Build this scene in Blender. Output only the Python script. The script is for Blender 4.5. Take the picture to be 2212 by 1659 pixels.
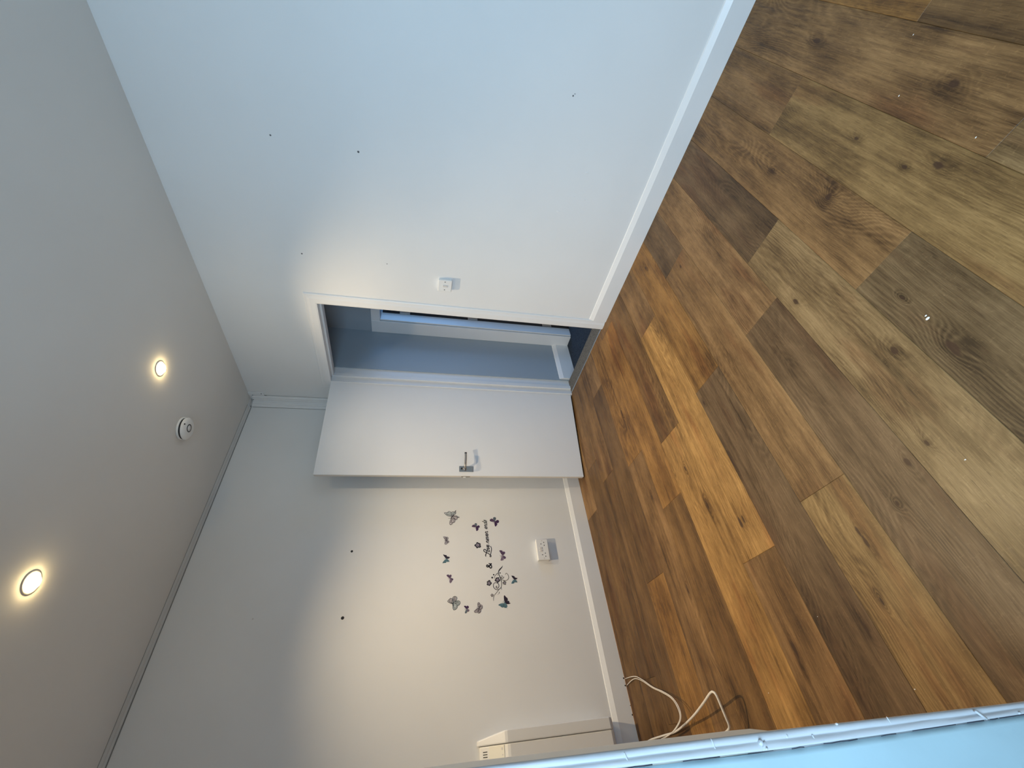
import bpy, bmesh, math, random
from mathutils import Vector, Matrix, noise as mnoise

for o in list(bpy.data.objects):
    bpy.data.objects.remove(o, do_unlink=True)
S = bpy.context.scene
COL = S.collection
random.seed(7)

# ------------------------------------------------------------------ camera
# metres; origin = floor corner between the sticker wall (x=0) and the doorway wall (y=0)
F, YAW, PITCH, ROLL = 888.57, 0.8313, 0.2149, 0.0568
CAM = Vector((2.8755, -2.2884, 1.298))
fw = Vector((-math.sin(YAW)*math.cos(PITCH), math.cos(YAW)*math.cos(PITCH), -math.sin(PITCH)))
rt = fw.cross(Vector((0, 0, 1))).normalized()
up = rt.cross(fw)
rt2 = math.cos(ROLL)*rt + math.sin(ROLL)*up
up2 = -math.sin(ROLL)*rt + math.cos(ROLL)*up
cd = bpy.data.cameras.new('camera')
cd.sensor_fit = 'HORIZONTAL'
cd.sensor_width = 36.0
cd.lens = F/2212*36.0
cd.clip_start = 0.02
cam = bpy.data.objects.new('camera', cd)
COL.objects.link(cam)
# the phone was held on its side: picture left is up
cx_, cy_, cz_ = -up2, rt2, -fw
cam.matrix_world = Matrix(((cx_.x, cy_.x, cz_.x, CAM.x), (cx_.y, cy_.y, cz_.y, CAM.y),
                           (cx_.z, cy_.z, cz_.z, CAM.z), (0, 0, 0, 1)))
S.camera = cam

# ------------------------------------------------------------------ world, daylight, exposure
W = bpy.data.worlds.new('world')
S.world = W
W.use_nodes = True
bg = W.node_tree.nodes['Background']
bg.inputs[0].default_value = (0.50, 0.76, 1.0, 1)
bg.inputs[1].default_value = 0.4

def area(name, loc, aim, sx, sy, col, power, spread=math.pi):
    l = bpy.data.lights.new(name, 'AREA')
    l.shape = 'RECTANGLE'; l.size = sx; l.size_y = sy
    l.color = col; l.energy = power; l.spread = spread
    o = bpy.data.objects.new(name, l)
    COL.objects.link(o)
    o.location = loc
    o.rotation_euler = Vector(aim).to_track_quat('-Z', 'Y').to_euler()
    return o
DAY = (0.49, 0.745, 1.0)
area('daylight_window', (3.36, -3.36, 1.55), (-0.42, 1, -0.72), 1.5, 1.3, DAY, 70, math.radians(150))
area('daylight_landing', (1.30, 2.55, 1.35), (-0.12, -1, -0.1), 1.2, 1.2, (0.24, 0.52, 1.0), 34)

S.cycles.max_bounces = 6; S.cycles.diffuse_bounces = 4; S.cycles.glossy_bounces = 2
S.cycles.caustics_reflective = False; S.cycles.caustics_refractive = False

S.view_settings.view_transform = 'Standard'
S.view_settings.look = 'None'
S.view_settings.exposure = 0.04
S.view_settings.gamma = 1.0
S.view_settings.use_curve_mapping = False

# ------------------------------------------------------------------ measuring helpers
def ray(px, py):
    return ((1659-py-829.5)/F)*rt2 - ((px-1106)/F)*up2 + fw
def onx(px, py, x=0.0):
    d = ray(px, py); return CAM + d*((x-CAM.x)/d.x)
def ony(px, py, y=0.0):
    d = ray(px, py); return CAM + d*((y-CAM.y)/d.y)
def onz(px, py, z=0.0):
    d = ray(px, py); return CAM + d*((z-CAM.z)/d.z)

# ------------------------------------------------------------------ object helpers
def tag(o, label=None, cat=None, group=None, kind=None):
    if label: o['label'] = label
    if cat: o['category'] = cat
    if group: o['group'] = group
    if kind: o['kind'] = kind
    return o
def empty(name, loc=(0, 0, 0), rot=(0, 0, 0)):
    o = bpy.data.objects.new(name, None)
    o.empty_display_size = 0.05
    COL.objects.link(o); o.location = loc; o.rotation_euler = rot
    return o
def mobj(name, me, mat=None, parent=None):
    o = bpy.data.objects.new(name, me)
    COL.objects.link(o)
    if mat is not None and len(me.materials) == 0: me.materials.append(mat)
    if parent is not None: o.parent = parent
    return o
def from_bm(name, bm, mat, parent=None, smooth=False):
    bmesh.ops.recalc_face_normals(bm, faces=bm.faces)
    me = bpy.data.meshes.new(name); bm.to_mesh(me); bm.free()
    if smooth:
        for p in me.polygons: p.use_smooth = True
    return mobj(name, me, mat, parent)
def pydata(name, v, f, mat, parent=None, smooth=False):
    bm = bmesh.new()
    vs = [bm.verts.new(p) for p in v]
    for q in f:
        try: bm.faces.new([vs[i] for i in q])
        except ValueError: pass
    return from_bm(name, bm, mat, parent, smooth)
def add_box(bm, a, b, bev=0.0, seg=2):
    t = bmesh.new()
    bmesh.ops.create_cube(t, size=1)
    c = [(a[i]+b[i])/2 for i in range(3)]; s = [abs(b[i]-a[i]) for i in range(3)]
    for v in t.verts: v.co = Vector([v.co[i]*s[i]+c[i] for i in range(3)])
    if bev > 0:
        bmesh.ops.bevel(t, geom=t.edges[:], offset=bev, segments=seg, affect='EDGES', profile=0.6)
    merge(bm, t)
def merge(bm, t, mtx=None):
    mp = {}
    for v in t.verts: mp[v] = bm.verts.new(mtx @ v.co if mtx else v.co)
    for f in t.faces:
        try: bm.faces.new([mp[v] for v in f.verts])
        except ValueError: pass
    t.free()
def box(name, a, b, mat, parent=None, bev=0.0, seg=2):
    bm = bmesh.new(); add_box(bm, a, b, bev, seg)
    return from_bm(name, bm, mat, parent)
def lathe_bm(prof, n=32):
    bm = bmesh.new(); rings = []
    for r, z in prof:
        if r < 1e-6: rings.append([bm.verts.new((0, 0, z))])
        else: rings.append([bm.verts.new((r*math.cos(2*math.pi*i/n), r*math.sin(2*math.pi*i/n), z)) for i in range(n)])
    for a, b in zip(rings, rings[1:]):
        for i in range(n):
            j = (i+1) % n
            if len(a) == 1 and len(b) == 1: continue
            if len(a) == 1: bm.faces.new((a[0], b[i], b[j]))
            elif len(b) == 1: bm.faces.new((a[i], b[0], a[j]))
            else: bm.faces.new((a[i], b[i], b[j], a[j]))
    return bm
def lathe(name, prof, mat, parent=None, n=32, loc=(0, 0, 0), rot=(0, 0, 0), smooth=True):
    o = from_bm(name, lathe_bm(prof, n), mat, parent, smooth)
    o.location = loc; o.rotation_euler = rot
    return o
def extrude_profile(name, prof, axis, a, b, mat, parent=None, closed=True):
    """prof: list of 2D points in the two other axes (cyclic order of xyz minus axis)"""
    bm = bmesh.new(); R = []
    for t in (a, b):
        ring = []
        for p in prof:
            if axis == 'x': co = (t, p[0], p[1])
            elif axis == 'y': co = (p[0], t, p[1])
            else: co = (p[0], p[1], t)
            ring.append(bm.verts.new(co))
        R.append(ring)
    n = len(prof)
    for i in range(n if closed else n-1):
        j = (i+1) % n
        bm.faces.new((R[0][i], R[0][j], R[1][j], R[1][i]))
    if closed:
        bm.faces.new(R[0]); bm.faces.new(list(reversed(R[1])))
    return from_bm(name, bm, mat, parent)
def catmull(pts, n=6, closed=False):
    pts = [Vector(p) for p in pts]; out = []; m = len(pts)
    rng = range(m) if closed else range(m-1)
    for i in rng:
        p0 = pts[(i-1) % m] if closed or i > 0 else pts[0]*2-pts[1]
        p1 = pts[i]; p2 = pts[(i+1) % m]
        p3 = pts[(i+2) % m] if closed or i+2 < m else pts[-1]*2-pts[-2]
        for k in range(n):
            t = k/n
            out.append(0.5*((2*p1)+(p2-p0)*t+(2*p0-5*p1+4*p2-p3)*t*t+(3*p1-p0-3*p2+p3)*t**3))
    if not closed: out.append(pts[-1])
    return out
def tube(name, pts, rad, mat, parent=None, n=8):
    pts = [Vector(p) for p in pts]
    bm = bmesh.new(); rings = []
    prev = None
    for i, p in enumerate(pts):
        t = (pts[min(i+1, len(pts)-1)]-pts[max(i-1, 0)]).normalized()
        if prev is None:
            a = t.orthogonal().normalized()
        else:
            a = (prev - t*prev.dot(t)).normalized()
        prev = a
        b = t.cross(a)
        rings.append([bm.verts.new(p+rad*(math.cos(2*math.pi*k/n)*a+math.sin(2*math.pi*k/n)*b)) for k in range(n)])
    for A, B in zip(rings, rings[1:]):
        for k in range(n):
            bm.faces.new((A[k], A[(k+1) % n], B[(k+1) % n], B[k]))
    bm.faces.new(rings[0]); bm.faces.new(rings[-1])
    return from_bm(name, bm, mat, parent, True)

# ------------------------------------------------------------------ materials
class NT:
    def __init__(s, name):
        s.m = bpy.data.materials.new(name); s.m.use_nodes = True
        s.t = s.m.node_tree; s.b = s.t.nodes['Principled BSDF']
    def n(s, typ, **kw):
        d = s.t.nodes.new(typ)
        for k, v in kw.items():
            if hasattr(d, k): setattr(d, k, v)
        return d
    def l(s, a, b): s.t.links.new(a, b)
    def put(s, sock, v):
        if isinstance(v, bpy.types.NodeSocket): s.l(v, sock)
        else: sock.default_value = v
    def math(s, op, a, b=None, c=None, clamp=False):
        d = s.n('ShaderNodeMath', operation=op, use_clamp=clamp)
        s.put(d.inputs[0], a)
        if b is not None: s.put(d.inputs[1], b)
        if c is not None: s.put(d.inputs[2], c)
        return d.outputs[0]
    def vmath(s, op, a, b=None):
        d = s.n('ShaderNodeVectorMath', operation=op)
        s.put(d.inputs[0], a)
        if b is not None: s.put(d.inputs[1], b)
        return d
    def noise(s, vec, scale=1.0, detail=2.0, rough=0.5):
        d = s.n('ShaderNodeTexNoise')
        s.put(d.inputs['Vector'], vec)
        d.inputs['Scale'].default_value = scale; d.inputs['Detail'].default_value = detail
        d.inputs['Roughness'].default_value = rough
        return d.outputs[0]
    def smooth(s, v, a, b, lo=0.0, hi=1.0):
        d = s.n('ShaderNodeMapRange', interpolation_type='SMOOTHSTEP')
        s.put(d.inputs[0], v)
        for i, q in enumerate((a, b, lo, hi)): d.inputs[i+1].default_value = q
        return d.outputs[0]
    def mix(s, fac, a, b, blend='MIX'):
        d = s.n('ShaderNodeMix', data_type='RGBA', blend_type=blend)
        s.put(d.inputs[0], fac); s.put(d.inputs[6], a); s.put(d.inputs[7], b)
        return d.outputs[2]
    def bump(s, h, strength, dist=0.001):
        d = s.n('ShaderNodeBump')
        d.inputs['Strength'].default_value = strength; d.inputs['Distance'].default_value = dist
        s.put(d.inputs['Height'], h)
        s.l(d.outputs[0], s.b.inputs['Normal'])
def rgba(c): return (c[0], c[1], c[2], 1.0)
def paint(name, col, rough=0.5, var=0.03, bump=0.15, bscale=260.0, metal=0.0, spec=0.5):
    k = NT(name)
    g = k.n('ShaderNodeNewGeometry').outputs['Position']
    big = k.noise(g, 2.3, 3)
    fac = k.smooth(big, 0.3, 0.7)
    c = k.mix(fac, rgba([q*(1-var) for q in col]), rgba([min(1, q*(1+var)) for q in col]))
    k.l(c, k.b.inputs['Base Color'])
    k.b.inputs['Roughness'].default_value = rough
    k.b.inputs['Metallic'].default_value = metal
    k.b.inputs['Specular IOR Level'].default_value = spec
    if bump > 0:
        k.bump(k.noise(g, bscale, 2), bump, 0.0006)
    return k.m
M_WALL = paint('wall_paint', (0.80, 0.80, 0.785), 0.62, 0.012, 0.0)
M_CEIL = paint('ceiling_paint', (0.76, 0.75, 0.72), 0.8, 0.012, 0.0)
M_GLOSS = paint('white_gloss_paint', (0.81, 0.81, 0.80), 0.32, 0.02, 0.0)
M_DOOR = paint('door_paint', (0.83, 0.83, 0.825), 0.40, 0.012, 0.0)
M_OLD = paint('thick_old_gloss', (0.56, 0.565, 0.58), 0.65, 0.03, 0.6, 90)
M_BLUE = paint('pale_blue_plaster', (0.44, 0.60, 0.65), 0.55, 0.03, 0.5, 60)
M_PLAST = paint('white_plastic', (0.82, 0.82, 0.80), 0.30, 0.008, 0.0)
M_PLASTD = paint('yellowed_plastic', (0.66, 0.63, 0.60), 0.35, 0.02, 0.0)
M_BLACK = paint('black_recess', (0.010, 0.010, 0.011), 0.6, 0.0, 0.0)
M_STEEL = paint('brushed_steel', (0.42, 0.40, 0.38), 0.32, 0.05, 0.0, metal=1.0)
M_CHROME = paint('satin_bezel', (0.72, 0.68, 0.60), 0.35, 0.02, 0.0, metal=0.3)
M_BRASS = paint('worn_latch', (0.40, 0.36, 0.30), 0.4, 0.05, 0.0, metal=1.0)
M_ALU = paint('floor_edge_metal', (0.55, 0.57, 0.58), 0.35, 0.05, 0.0, metal=1.0)
M_HEAT = paint('heater_enamel', (0.80, 0.79, 0.76), 0.34, 0.01, 0.0)
M_CABLE = paint('cream_cable', (0.80, 0.74, 0.66), 0.4, 0.02, 0.0)
M_EDGE = paint('door_edge', (0.76, 0.71, 0.64), 0.5, 0.05, 0.0)
M_CORE = paint('sub_floor', (0.03, 0.022, 0.016), 0.9, 0.0, 0.0)
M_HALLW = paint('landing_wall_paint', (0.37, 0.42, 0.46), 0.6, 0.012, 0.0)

def carpet(name, c1, c2):
    k = NT(name)
    g = k.n('ShaderNodeNewGeometry').outputs['Position']
    f = k.noise(g, 240, 3)
    k.l(k.mix(k.smooth(f, 0.35, 0.65), rgba(c1), rgba(c2)), k.b.inputs['Base Color'])
    k.b.inputs['Roughness'].default_value = 0.95
    k.b.inputs['Specular IOR Level'].default_value = 0.1
    k.bump(f, 0.8, 0.004)
    return k.m
M_CARPET = carpet('navy_carpet', (0.012, 0.018, 0.028), (0.045, 0.06, 0.08))
M_STRIP = carpet('worn_carpet_edge', (0.07, 0.065, 0.055), (0.19, 0.175, 0.15))

def emit(name, col, power):
    m = bpy.data.materials.new(name); m.use_nodes = True
    t = m.node_tree; t.nodes.clear()
    e = t.nodes.new('ShaderNodeEmission'); o = t.nodes.new('ShaderNodeOutputMaterial')
    e.inputs[0].default_value = rgba(col); e.inputs[1].default_value = power
    t.links.new(e.outputs[0], o.inputs[0])
    return m
M_LAMP = emit('warm_lamp', (1.0, 0.74, 0.36), 75.0)

def glass_mat():
    m = bpy.data.materials.new('window_glass'); m.use_nodes = True
    t = m.node_tree; t.nodes.clear()
    a = t.nodes.new('ShaderNodeBsdfTransparent'); b = t.nodes.new('ShaderNodeBsdfGlossy')
    b.inputs['Roughness'].default_value = 0.02
    x = t.nodes.new('ShaderNodeMixShader'); x.inputs[0].default_value = 0.06
    o = t.nodes.new('ShaderNodeOutputMaterial')
    t.links.new(a.outputs[0], x.inputs[1]); t.links.new(b.outputs[0], x.inputs[2]); t.links.new(x.outputs[0], o.inputs[0])
    return m
M_GLASS = glass_mat()

# oak laminate; knots sit where the boards have them (floor metres, half width, half length)
KNOTS = [(onz(*p).x, onz(*p).y, rx*0.60, ry*0.95, s) for p, rx, ry, s in [
    ((2060, 752), .018, .026, 1.0), ((1932, 757), .013, .018, .8), ((1719, 652), .012, .016, .9),
    ((1948, 643), .007, .009, .7), ((1580, 995), .010, .035, .9), ((1960, 998), .013, .018, .9),
    ((2002, 957), .009, .012, .7), ((1938, 1088), .008, .010, .8), ((1480, 1012), .009, .016, .9),
    ((1600, 1130), .012, .030, .8), ((1605, 1120), .010, .02, .6), ((1528, 1090), .010, .024, .8),
    ((1790, 425), .022, .012, .8), ((1955, 361), .008, .010, .8), ((2028, 357), .016, .022, .8),
    ((1765, 88), .014, .02, .8), ((2060, 180), .018, .022, .8), ((1668, 369), .008, .009, .8),
    ((1718, 1405), .010, .03, .8), ((1870, 1357), .010, .022, .8), ((1905, 1300), .006, .012, .7),
    ((1343, 891), .009, .02, .7), ((1408, 1073), .008, .016, .8), ((1486, 1275), .008, .02, .8),
    ((1870, 1170), .010, .028, .9), ((1855, 1150), .008, .02, .8), ((1395, 580), .010, .02, .8),
    ((1470, 575), .010, .014, .8), ((1850, 300), .010, .012, .7), ((1825, 270), .008, .016, .6),
    ((2012, 1395), .012, .02, .8), ((1520, 870), .008, .012, .6), ((1313, 1250), .008, .03, .7)]]
def oak():
    k = NT('oak_laminate')
    g = k.n('ShaderNodeNewGeometry').outputs['Position']
    oi = k.n('ShaderNodeObjectInfo')
    rnd = oi.outputs['Random']
    sp = k.n('ShaderNodeSeparateXYZ'); k.l(g, sp.inputs[0])
    x, y = sp.outputs[0], sp.outputs[1]
    ox = k.math('MULTIPLY', rnd, 61.0); oy = k.math('MULTIPLY', rnd, 17.0)
    def coord(sx, sy):
        c = k.n('ShaderNodeCombineXYZ')
        k.l(k.math('MULTIPLY', x, sx), c.inputs[0]); k.l(k.math('MULTIPLY', y, sy), c.inputs[1]); k.l(ox, c.inputs[2])
        return c.outputs[0]
    # knots (two per board at most, stored on the board)
    dmin = None
    for nm in ('knot_a', 'knot_b', 'knot_c'):
        at_ = k.n('ShaderNodeAttribute', attribute_type='OBJECT', attribute_name=nm)
        c = k.vmath('SUBTRACT', g, at_.outputs['Vector'])
        sq = k.n('ShaderNodeAttribute', attribute_type='OBJECT', attribute_name=nm+'_size')
        m = k.vmath('MULTIPLY', c.outputs[0], sq.outputs['Vector'])
        ln = k.vmath('LENGTH', m.outputs[0])
        d = ln.outputs['Value']
        dmin = d if dmin is None else k.math('MINIMUM', dmin, d)
    wob = k.noise(coord(60, 40), 1, 2)
    dk = k.math('ADD', dmin, k.math('MULTIPLY', k.math('SUBTRACT', wob, 0.5), 1.3))
    blotch = k.noise(coord(9.0, 3.4), 1, 5, 0.62)
    near = k.smooth(dmin, 0.0, 6.0, 1.0, 0.0)
    core = k.smooth(dk, 0.55, 1.15, 1.0, 0.0)
    halo = k.smooth(k.math('ADD', dk, k.math('MULTIPLY', k.math('SUBTRACT', blotch, 0.5), 4.0)), 0.6, 4.2, 1.0, 0.0)
    # growth rings bend round the knots
    n1 = k.noise(coord(3.4, 0.75), 1, 2, 0.55)
    n2 = k.noise(coord(22, 6.0), 1, 3)
    ph = k.math('ADD', k.math('MULTIPLY', x, 420.0), k.math('MULTIPLY', n1, 360.0))
    ph = k.math('ADD', ph, k.math('MULTIPLY', n2, 16.0))
    ph = k.math('ADD', ph, k.math('MULTIPLY', k.math('POWER', near, 2.0), 20.0))
    ring = k.math('MULTIPLY_ADD', k.math('SINE', ph), 0.5, 0.5)
    ring = k.math('POWER', ring, 0.7)
    ramp = k.noise(coord(5.0, 1.1), 1, 2)
    ringamt = k.smooth(ramp, 0.44, 0.66, 0.05, 0.34)
    ringamt = k.math('ADD', ringamt, k.math('MULTIPLY', near, 0.12))
    fine = k.noise(coord(420, 18), 1, 3, 0.65)
    fibre = k.noise(coord(80, 2.2), 1, 4, 0.6)
    strip = k.noise(coord(17.0, 0.35), 1, 1)
    fleck = k.noise(coord(120, 150), 1, 2, 0.5)
    v = k.math('MULTIPLY_ADD', k.math('SUBTRACT', fine, 0.5), 1.15, 0.98)
    v = k.math('MULTIPLY_ADD', k.math('SUBTRACT', fibre, 0.5), 1.30, v)
    v = k.math('MULTIPLY_ADD', k.math('SUBTRACT', blotch, 0.5), 2.1, v)
    v = k.math('MULTIPLY_ADD', k.math('SUBTRACT', strip, 0.5), 1.0, v)
    v = k.math('MULTIPLY_ADD', k.math('SUBTRACT', k.smooth(fleck, 0.60, 0.72), 0.08), 0.18, v)
    v = k.math('SUBTRACT', v, k.math('MULTIPLY', ringamt, k.math('SUBTRACT', ring, 0.45)))
    v = k.math('SUBTRACT', v, k.math('MULTIPLY', halo, 0.34))
    v = k.math('MAXIMUM', v, 0.26)
    vv = k.n('ShaderNodeCombineXYZ')
    k.l(v, vv.inputs[0]); k.l(k.math('POWER', v, 1.10), vv.inputs[1]); k.l(k.math('POWER', v, 1.28), vv.inputs[2])
    col = k.mix(1.0, oi.outputs['Color'], vv.outputs[0], 'MULTIPLY')
    # reddish / purplish heartwood patches
    heart = k.smooth(k.noise(coord(9.0, 1.6), 1, 4), 0.54, 0.70, 0.0, 0.70)
    col = k.mix(heart, col, (0.74, 0.58, 0.52, 1), 'MULTIPLY')
    pores = k.smooth(k.noise(coord(520, 22), 1, 1), 0.64, 0.72, 0.0, 0.45)
    col = k.mix(pores, col, (0.07, 0.035, 0.015, 1))
    col = k.mix(k.math('MULTIPLY', core, 0.85), col, (0.045, 0.020, 0.009, 1))
    k.l(col, k.b.inputs['Base Color'])
    k.l(k.smooth(fibre, 0.3, 0.7, 0.42, 0.56), k.b.inputs['Roughness'])
    k.b.inputs['Specular IOR Level'].default_value = 0.30
    k.bump(fine, 0.18, 0.0005)
    return k.m
M_OAK = oak()

# ------------------------------------------------------------------ room shell
H = 2.627
XR, YN = 4.2, -3.2            # side wall, window wall
XL, XRO, ZD = 0.2925, 1.0497, 1.996   # door opening
WT = 0.14                      # wall thickness
def struct(o, label, cat): return tag(o, label, cat, None, 'structure')

wl = box('wall_left', (-0.12, YN, -0.1), (0, WT, H+0.05), M_WALL)
struct(wl, 'long white wall with butterfly stickers and a low double socket', 'wall')
bm = bmesh.new()
add_box(bm, (0, 0, -0.1), (XL-0.03, WT, H+0.05))
add_box(bm, (XRO+0.03, 0, -0.1), (XR+0.2, WT, H+0.05))
add_box(bm, (XL-0.03, 0, ZD+0.03), (XRO+0.03, WT, H+0.05))
wr = from_bm('wall_right', bm, M_WALL)
struct(wr, 'white wall with the open doorway and the light switch', 'wall')
ww = box('wall_front', (XR, YN, -0.1), (XR+0.2, 0, H+0.05), M_WALL)
struct(ww, 'white side wall of the room out of view', 'wall')
wx0, wx1, wz0, wz1 = 2.58, 4.14, 0.85, 2.20
bm = bmesh.new()
add_box(bm, (-0.12, YN-0.12, -0.1), (wx0, YN, H+0.05)); add_box(bm, (wx1, YN-0.12, -0.1), (XR+0.2, YN, H+0.05))
add_box(bm, (wx0, YN-0.12, -0.1), (wx1, YN, wz0)); add_box(bm, (wx0, YN-0.12, wz1), (wx1, YN, H+0.05))
wn = from_bm('wall_rear', bm, M_WALL)
struct(wn, 'white end wall holding the window that lights the room', 'wall')
xm = (wx0+wx1)/2
win = empty('window_1', (xm, YN-0.05, wz0))
struct(win, 'white framed window letting in cool daylight', 'window')
def win_box(name, x0, x1, z0, z1, d, mat):
    return box(name, (x0-xm, -d/2, z0-wz0), (x1-xm, d/2, z1-wz0), mat, win)
for a in ((wx0, wx0+0.05, wz0, wz1), (wx1-0.05, wx1, wz0, wz1), (wx0+0.05, wx1-0.05, wz0, wz0+0.05),
          (wx0+0.05, wx1-0.05, wz1-0.05, wz1), (xm-0.025, xm+0.025, wz0+0.05, wz1-0.05)):
    win_box('window_frame', *a, 0.05, M_PLAST)
win_box('pane', wx0+0.05, xm-0.025, wz0+0.05, wz1-0.05, 0.006, M_GLASS)
win_box('pane', xm+0.025, wx1-0.05, wz0+0.05, wz1-0.05, 0.006, M_GLASS)
ce = box('ceiling', (-0.12, YN-0.12, H), (XR+0.2, WT, H+0.1), M_CEIL)
struct(ce, 'plain matt white ceiling with two recessed lamps and an alarm', 'ceiling')

# ---- floor: one slab with every laminate board on it
fl = box('floor', (-0.05, YN-0.05, -0.06), (XR+0.1, 0.0, -0.0095), M_CORE)
struct(fl, 'brown oak laminate floor of long staggered boards', 'floor')
GOLD = (0.365, 0.188, 0.060); GOLDL = (0.450, 0.248, 0.086); MID = (0.285, 0.160, 0.070); RED = (0.330, 0.190, 0.090)
DARK = (0.180, 0.098, 0.040); DKP = (0.190, 0.115, 0.061); GREY = (0.205, 0.133, 0.070); TAN = (0.290, 0.186, 0.092)
LTAN = (0.325, 0.200, 0.086); BRN = (0.240, 0.130, 0.050)
PW, PX0, PL = 0.1945, 0.022, 1.335
COLS = [(-1.054, [BRN, MID, DARK]), (-0.750, [DARK, BRN, DARK]), (-0.95, [MID, BRN, DARK]), (-1.680, [MID, DARK, GOLD]),
        (-1.045, [BRN, GOLD, MID]), (-1.420, [MID, GOLD, BRN]), (-1.130, [GOLD, BRN, GOLDL]), (-1.834, [MID, GOLDL, MID]),
        (-1.100, [MID, GOLD, DKP]), (-1.758, [DKP, MID, LTAN]), (-1.115, [MID, RED, DKP]), (-0.882, [MID, DKP, TAN]),
        (-1.337, [BRN, MID, GREY]), (-0.566, [MID, MID, LTAN]), (-1.343, [GOLD, MID, TAN]), (-0.885, [MID, GOLD, DARK])]
def plank_mesh(w, l):
    c = 0.0011; t = 0.0095
    v = [(0, 0, -t), (w, 0, -t), (w, -l, -t), (0, -l, -t), (0, 0, -c), (w, 0, -c), (w, -l, -c), (0, -l, -c),
         (c, -c, 0), (w-c, -c, 0), (w-c, -l+c, 0), (c, -l+c, 0)]
    f = [(3, 2, 1, 0)] + [(a, (a+1) % 4, 4+(a+1) % 4, 4+a) for a in range(4)] + \
        [(4+a, 4+(a+1) % 4, 8+(a+1) % 4, 8+a) for a in range(4)] + [(8, 9, 10, 11)]
    return v, f
for ci in range(-1, 22):
    x0 = PX0+PW*ci; x1 = x0+PW
    x0 = max(x0, 0.0); x1 = min(x1, XR)
    if x1-x0 < 0.01: continue
    j, cl = COLS[ci] if 0 <= ci < len(COLS) else (-0.4-((ci*0.47) % 1.2), [MID, BRN, GOLD])
    # cl = colours above (towards y=0 beyond one board), just above, just below the joint j
    segs = []
    top = j
    ys = [j+PL*2, j+PL, j, j-PL, j-2*PL, j-3*PL]
    cols = [random.choice([MID, BRN]), cl[1], cl[2], random.choice([MID, BRN, GOLD]), random.choice([MID, DKP])]
    if j+PL < -0.02: cols[0] = cl[0]
    if ci < 4: cols[3] = cl[2]
    for (ya, yb), c in zip(zip(ys, ys[1:]), cols):
        ya2, yb2 = min(ya, -0.002), max(yb, YN)
        if ya2-yb2 < 0.02: continue
        v, f = plank_mesh(x1-x0-0.0003, ya2-yb2-0.0003)
        o = pydata('plank', v, f, M_OAK, fl)
        o.location = (x0, ya2, 0)
        s = random.uniform(0.94, 1.06)*0.64
        o.color = (c[0]*s*1.03, c[1]*s*0.99, c[2]*s*0.82, 1)
        ks = [q for q in KNOTS if x0 <= q[0] <= x1 and yb2 <= q[1] <= ya2][:3]
        for nm, q in zip(('knot_a', 'knot_b', 'knot_c'), ks+[None]*3):
            o[nm] = (q[0], q[1], 0.0) if q else (0.0, 50.0, 0.0)
            o[nm+'_size'] = (1/q[2], 1/q[3], 0.0) if q else (1.0, 1.0, 0.0)
# specks of paint and dust dropped on the boards
for px, py, r in [(2004, 688, .0055), (2000, 682, .003), (2108, 297, .0022), (1942, 207, .0025), (2085, 993, .0022), (1973, 75, .002),
                  (1660, 1497, .002), (1976, 1489, .0022), (1766, 1332, .0018)]:
    p = onz(px, py)
    o = lathe('paint_fleck', [(0, 0.0007), (r*0.6, 0.0006), (r, 0.0001)], M_PLAST, fl, 9, (p.x, p.y, 0.0002))
    o.scale = (1.0, 0.6, 1)

# ---- skirting
SK = [(0, 0), (0.018, 0), (0.018, 0.098), (0.0165, 0.101), (0.006, 0.124), (0.003, 0.126), (0, 0.126)]
sk = extrude_profile('baseboard_left', SK, 'y', YN, -0.0, M_GLOSS)
struct(sk, 'white chamfered skirting board along the sticker wall', 'skirting')
sk2 = extrude_profile('baseboard_right', [(-a, b) for a, b in SK], 'x', XRO+0.072, XR, M_GLOSS)
struct(sk2, 'white chamfered skirting board right of the doorway', 'skirting')
# chips out of the bottom edge near the cables
for (px, py, r) in [(1363, 1524, .0025), (1367, 1544, .0045)]:
    p = onx(px, py, 0.0181)
    lathe('chip', [(0, 0.0008), (r, 0.0)], M_BLACK, sk, 8, (0.0182, p.y, 0.002), (0, math.pi/2, 0))

# ---- door frame: lining, stops, architrave
fr = empty('trim_1', (XL, 0, 0))
struct(fr, 'white painted door frame with mitred architrave round the open doorway', 'door frame')
def fbox(name, a, b, mat=M_GLOSS, bev=0.0015):
    return box(name, (a[0]-XL, a[1], a[2]), (b[0]-XL, b[1], b[2]), mat, fr, bev, 1)
fbox('jamb', (XL-0.03, -0.002, 0), (XL, WT+0.002, ZD+0.03))
fbox('jamb', (XRO, -0.002, 0), (XRO+0.03, WT+0.002, ZD+0.03))
fbox('head', (XL, -0.002, ZD), (XRO, WT+0.002, ZD+0.03))
fbox('stop', (XL, 0.040, 0), (XL+0.012, 0.075, ZD-0.0)); fbox('stop', (XRO-0.012, 0.040, 0), (XRO, 0.075, ZD))
fbox('stop', (XL+0.012, 0.040, ZD-0.014), (XRO-0.012, 0.075, ZD))
def architrave(name, pts_in, pts_out):
    # inner / outer edge lines as (x,z); stepped and rounded section
    prof = [(0.0, 0.0), (0.0, 0.013), (0.12, 0.016), (0.55, 0.0165), (0.72, 0.0125), (0.80, 0.0115), (0.9, 0.012), (0.97, 0.009), (1.0, 0.004), (1.0, 0.0)]
    bm = bmesh.new(); R = []
    for (a, b) in zip(pts_in, pts_out):
        R.append([bm.verts.new((a[0]+(b[0]-a[0])*t-XL, -d, a[1]+(b[1]-a[1])*t)) for t, d in prof])
    n = len(prof)
    for i in range(n):
        bm.faces.new((R[0][i], R[0][(i+1) % n], R[1][(i+1) % n], R[1][i]))
    bm.faces.new(R[0]); bm.faces.new(list(reversed(R[1])))
    return from_bm(name, bm, M_GLOSS, fr)
AW = 0.072
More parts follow.
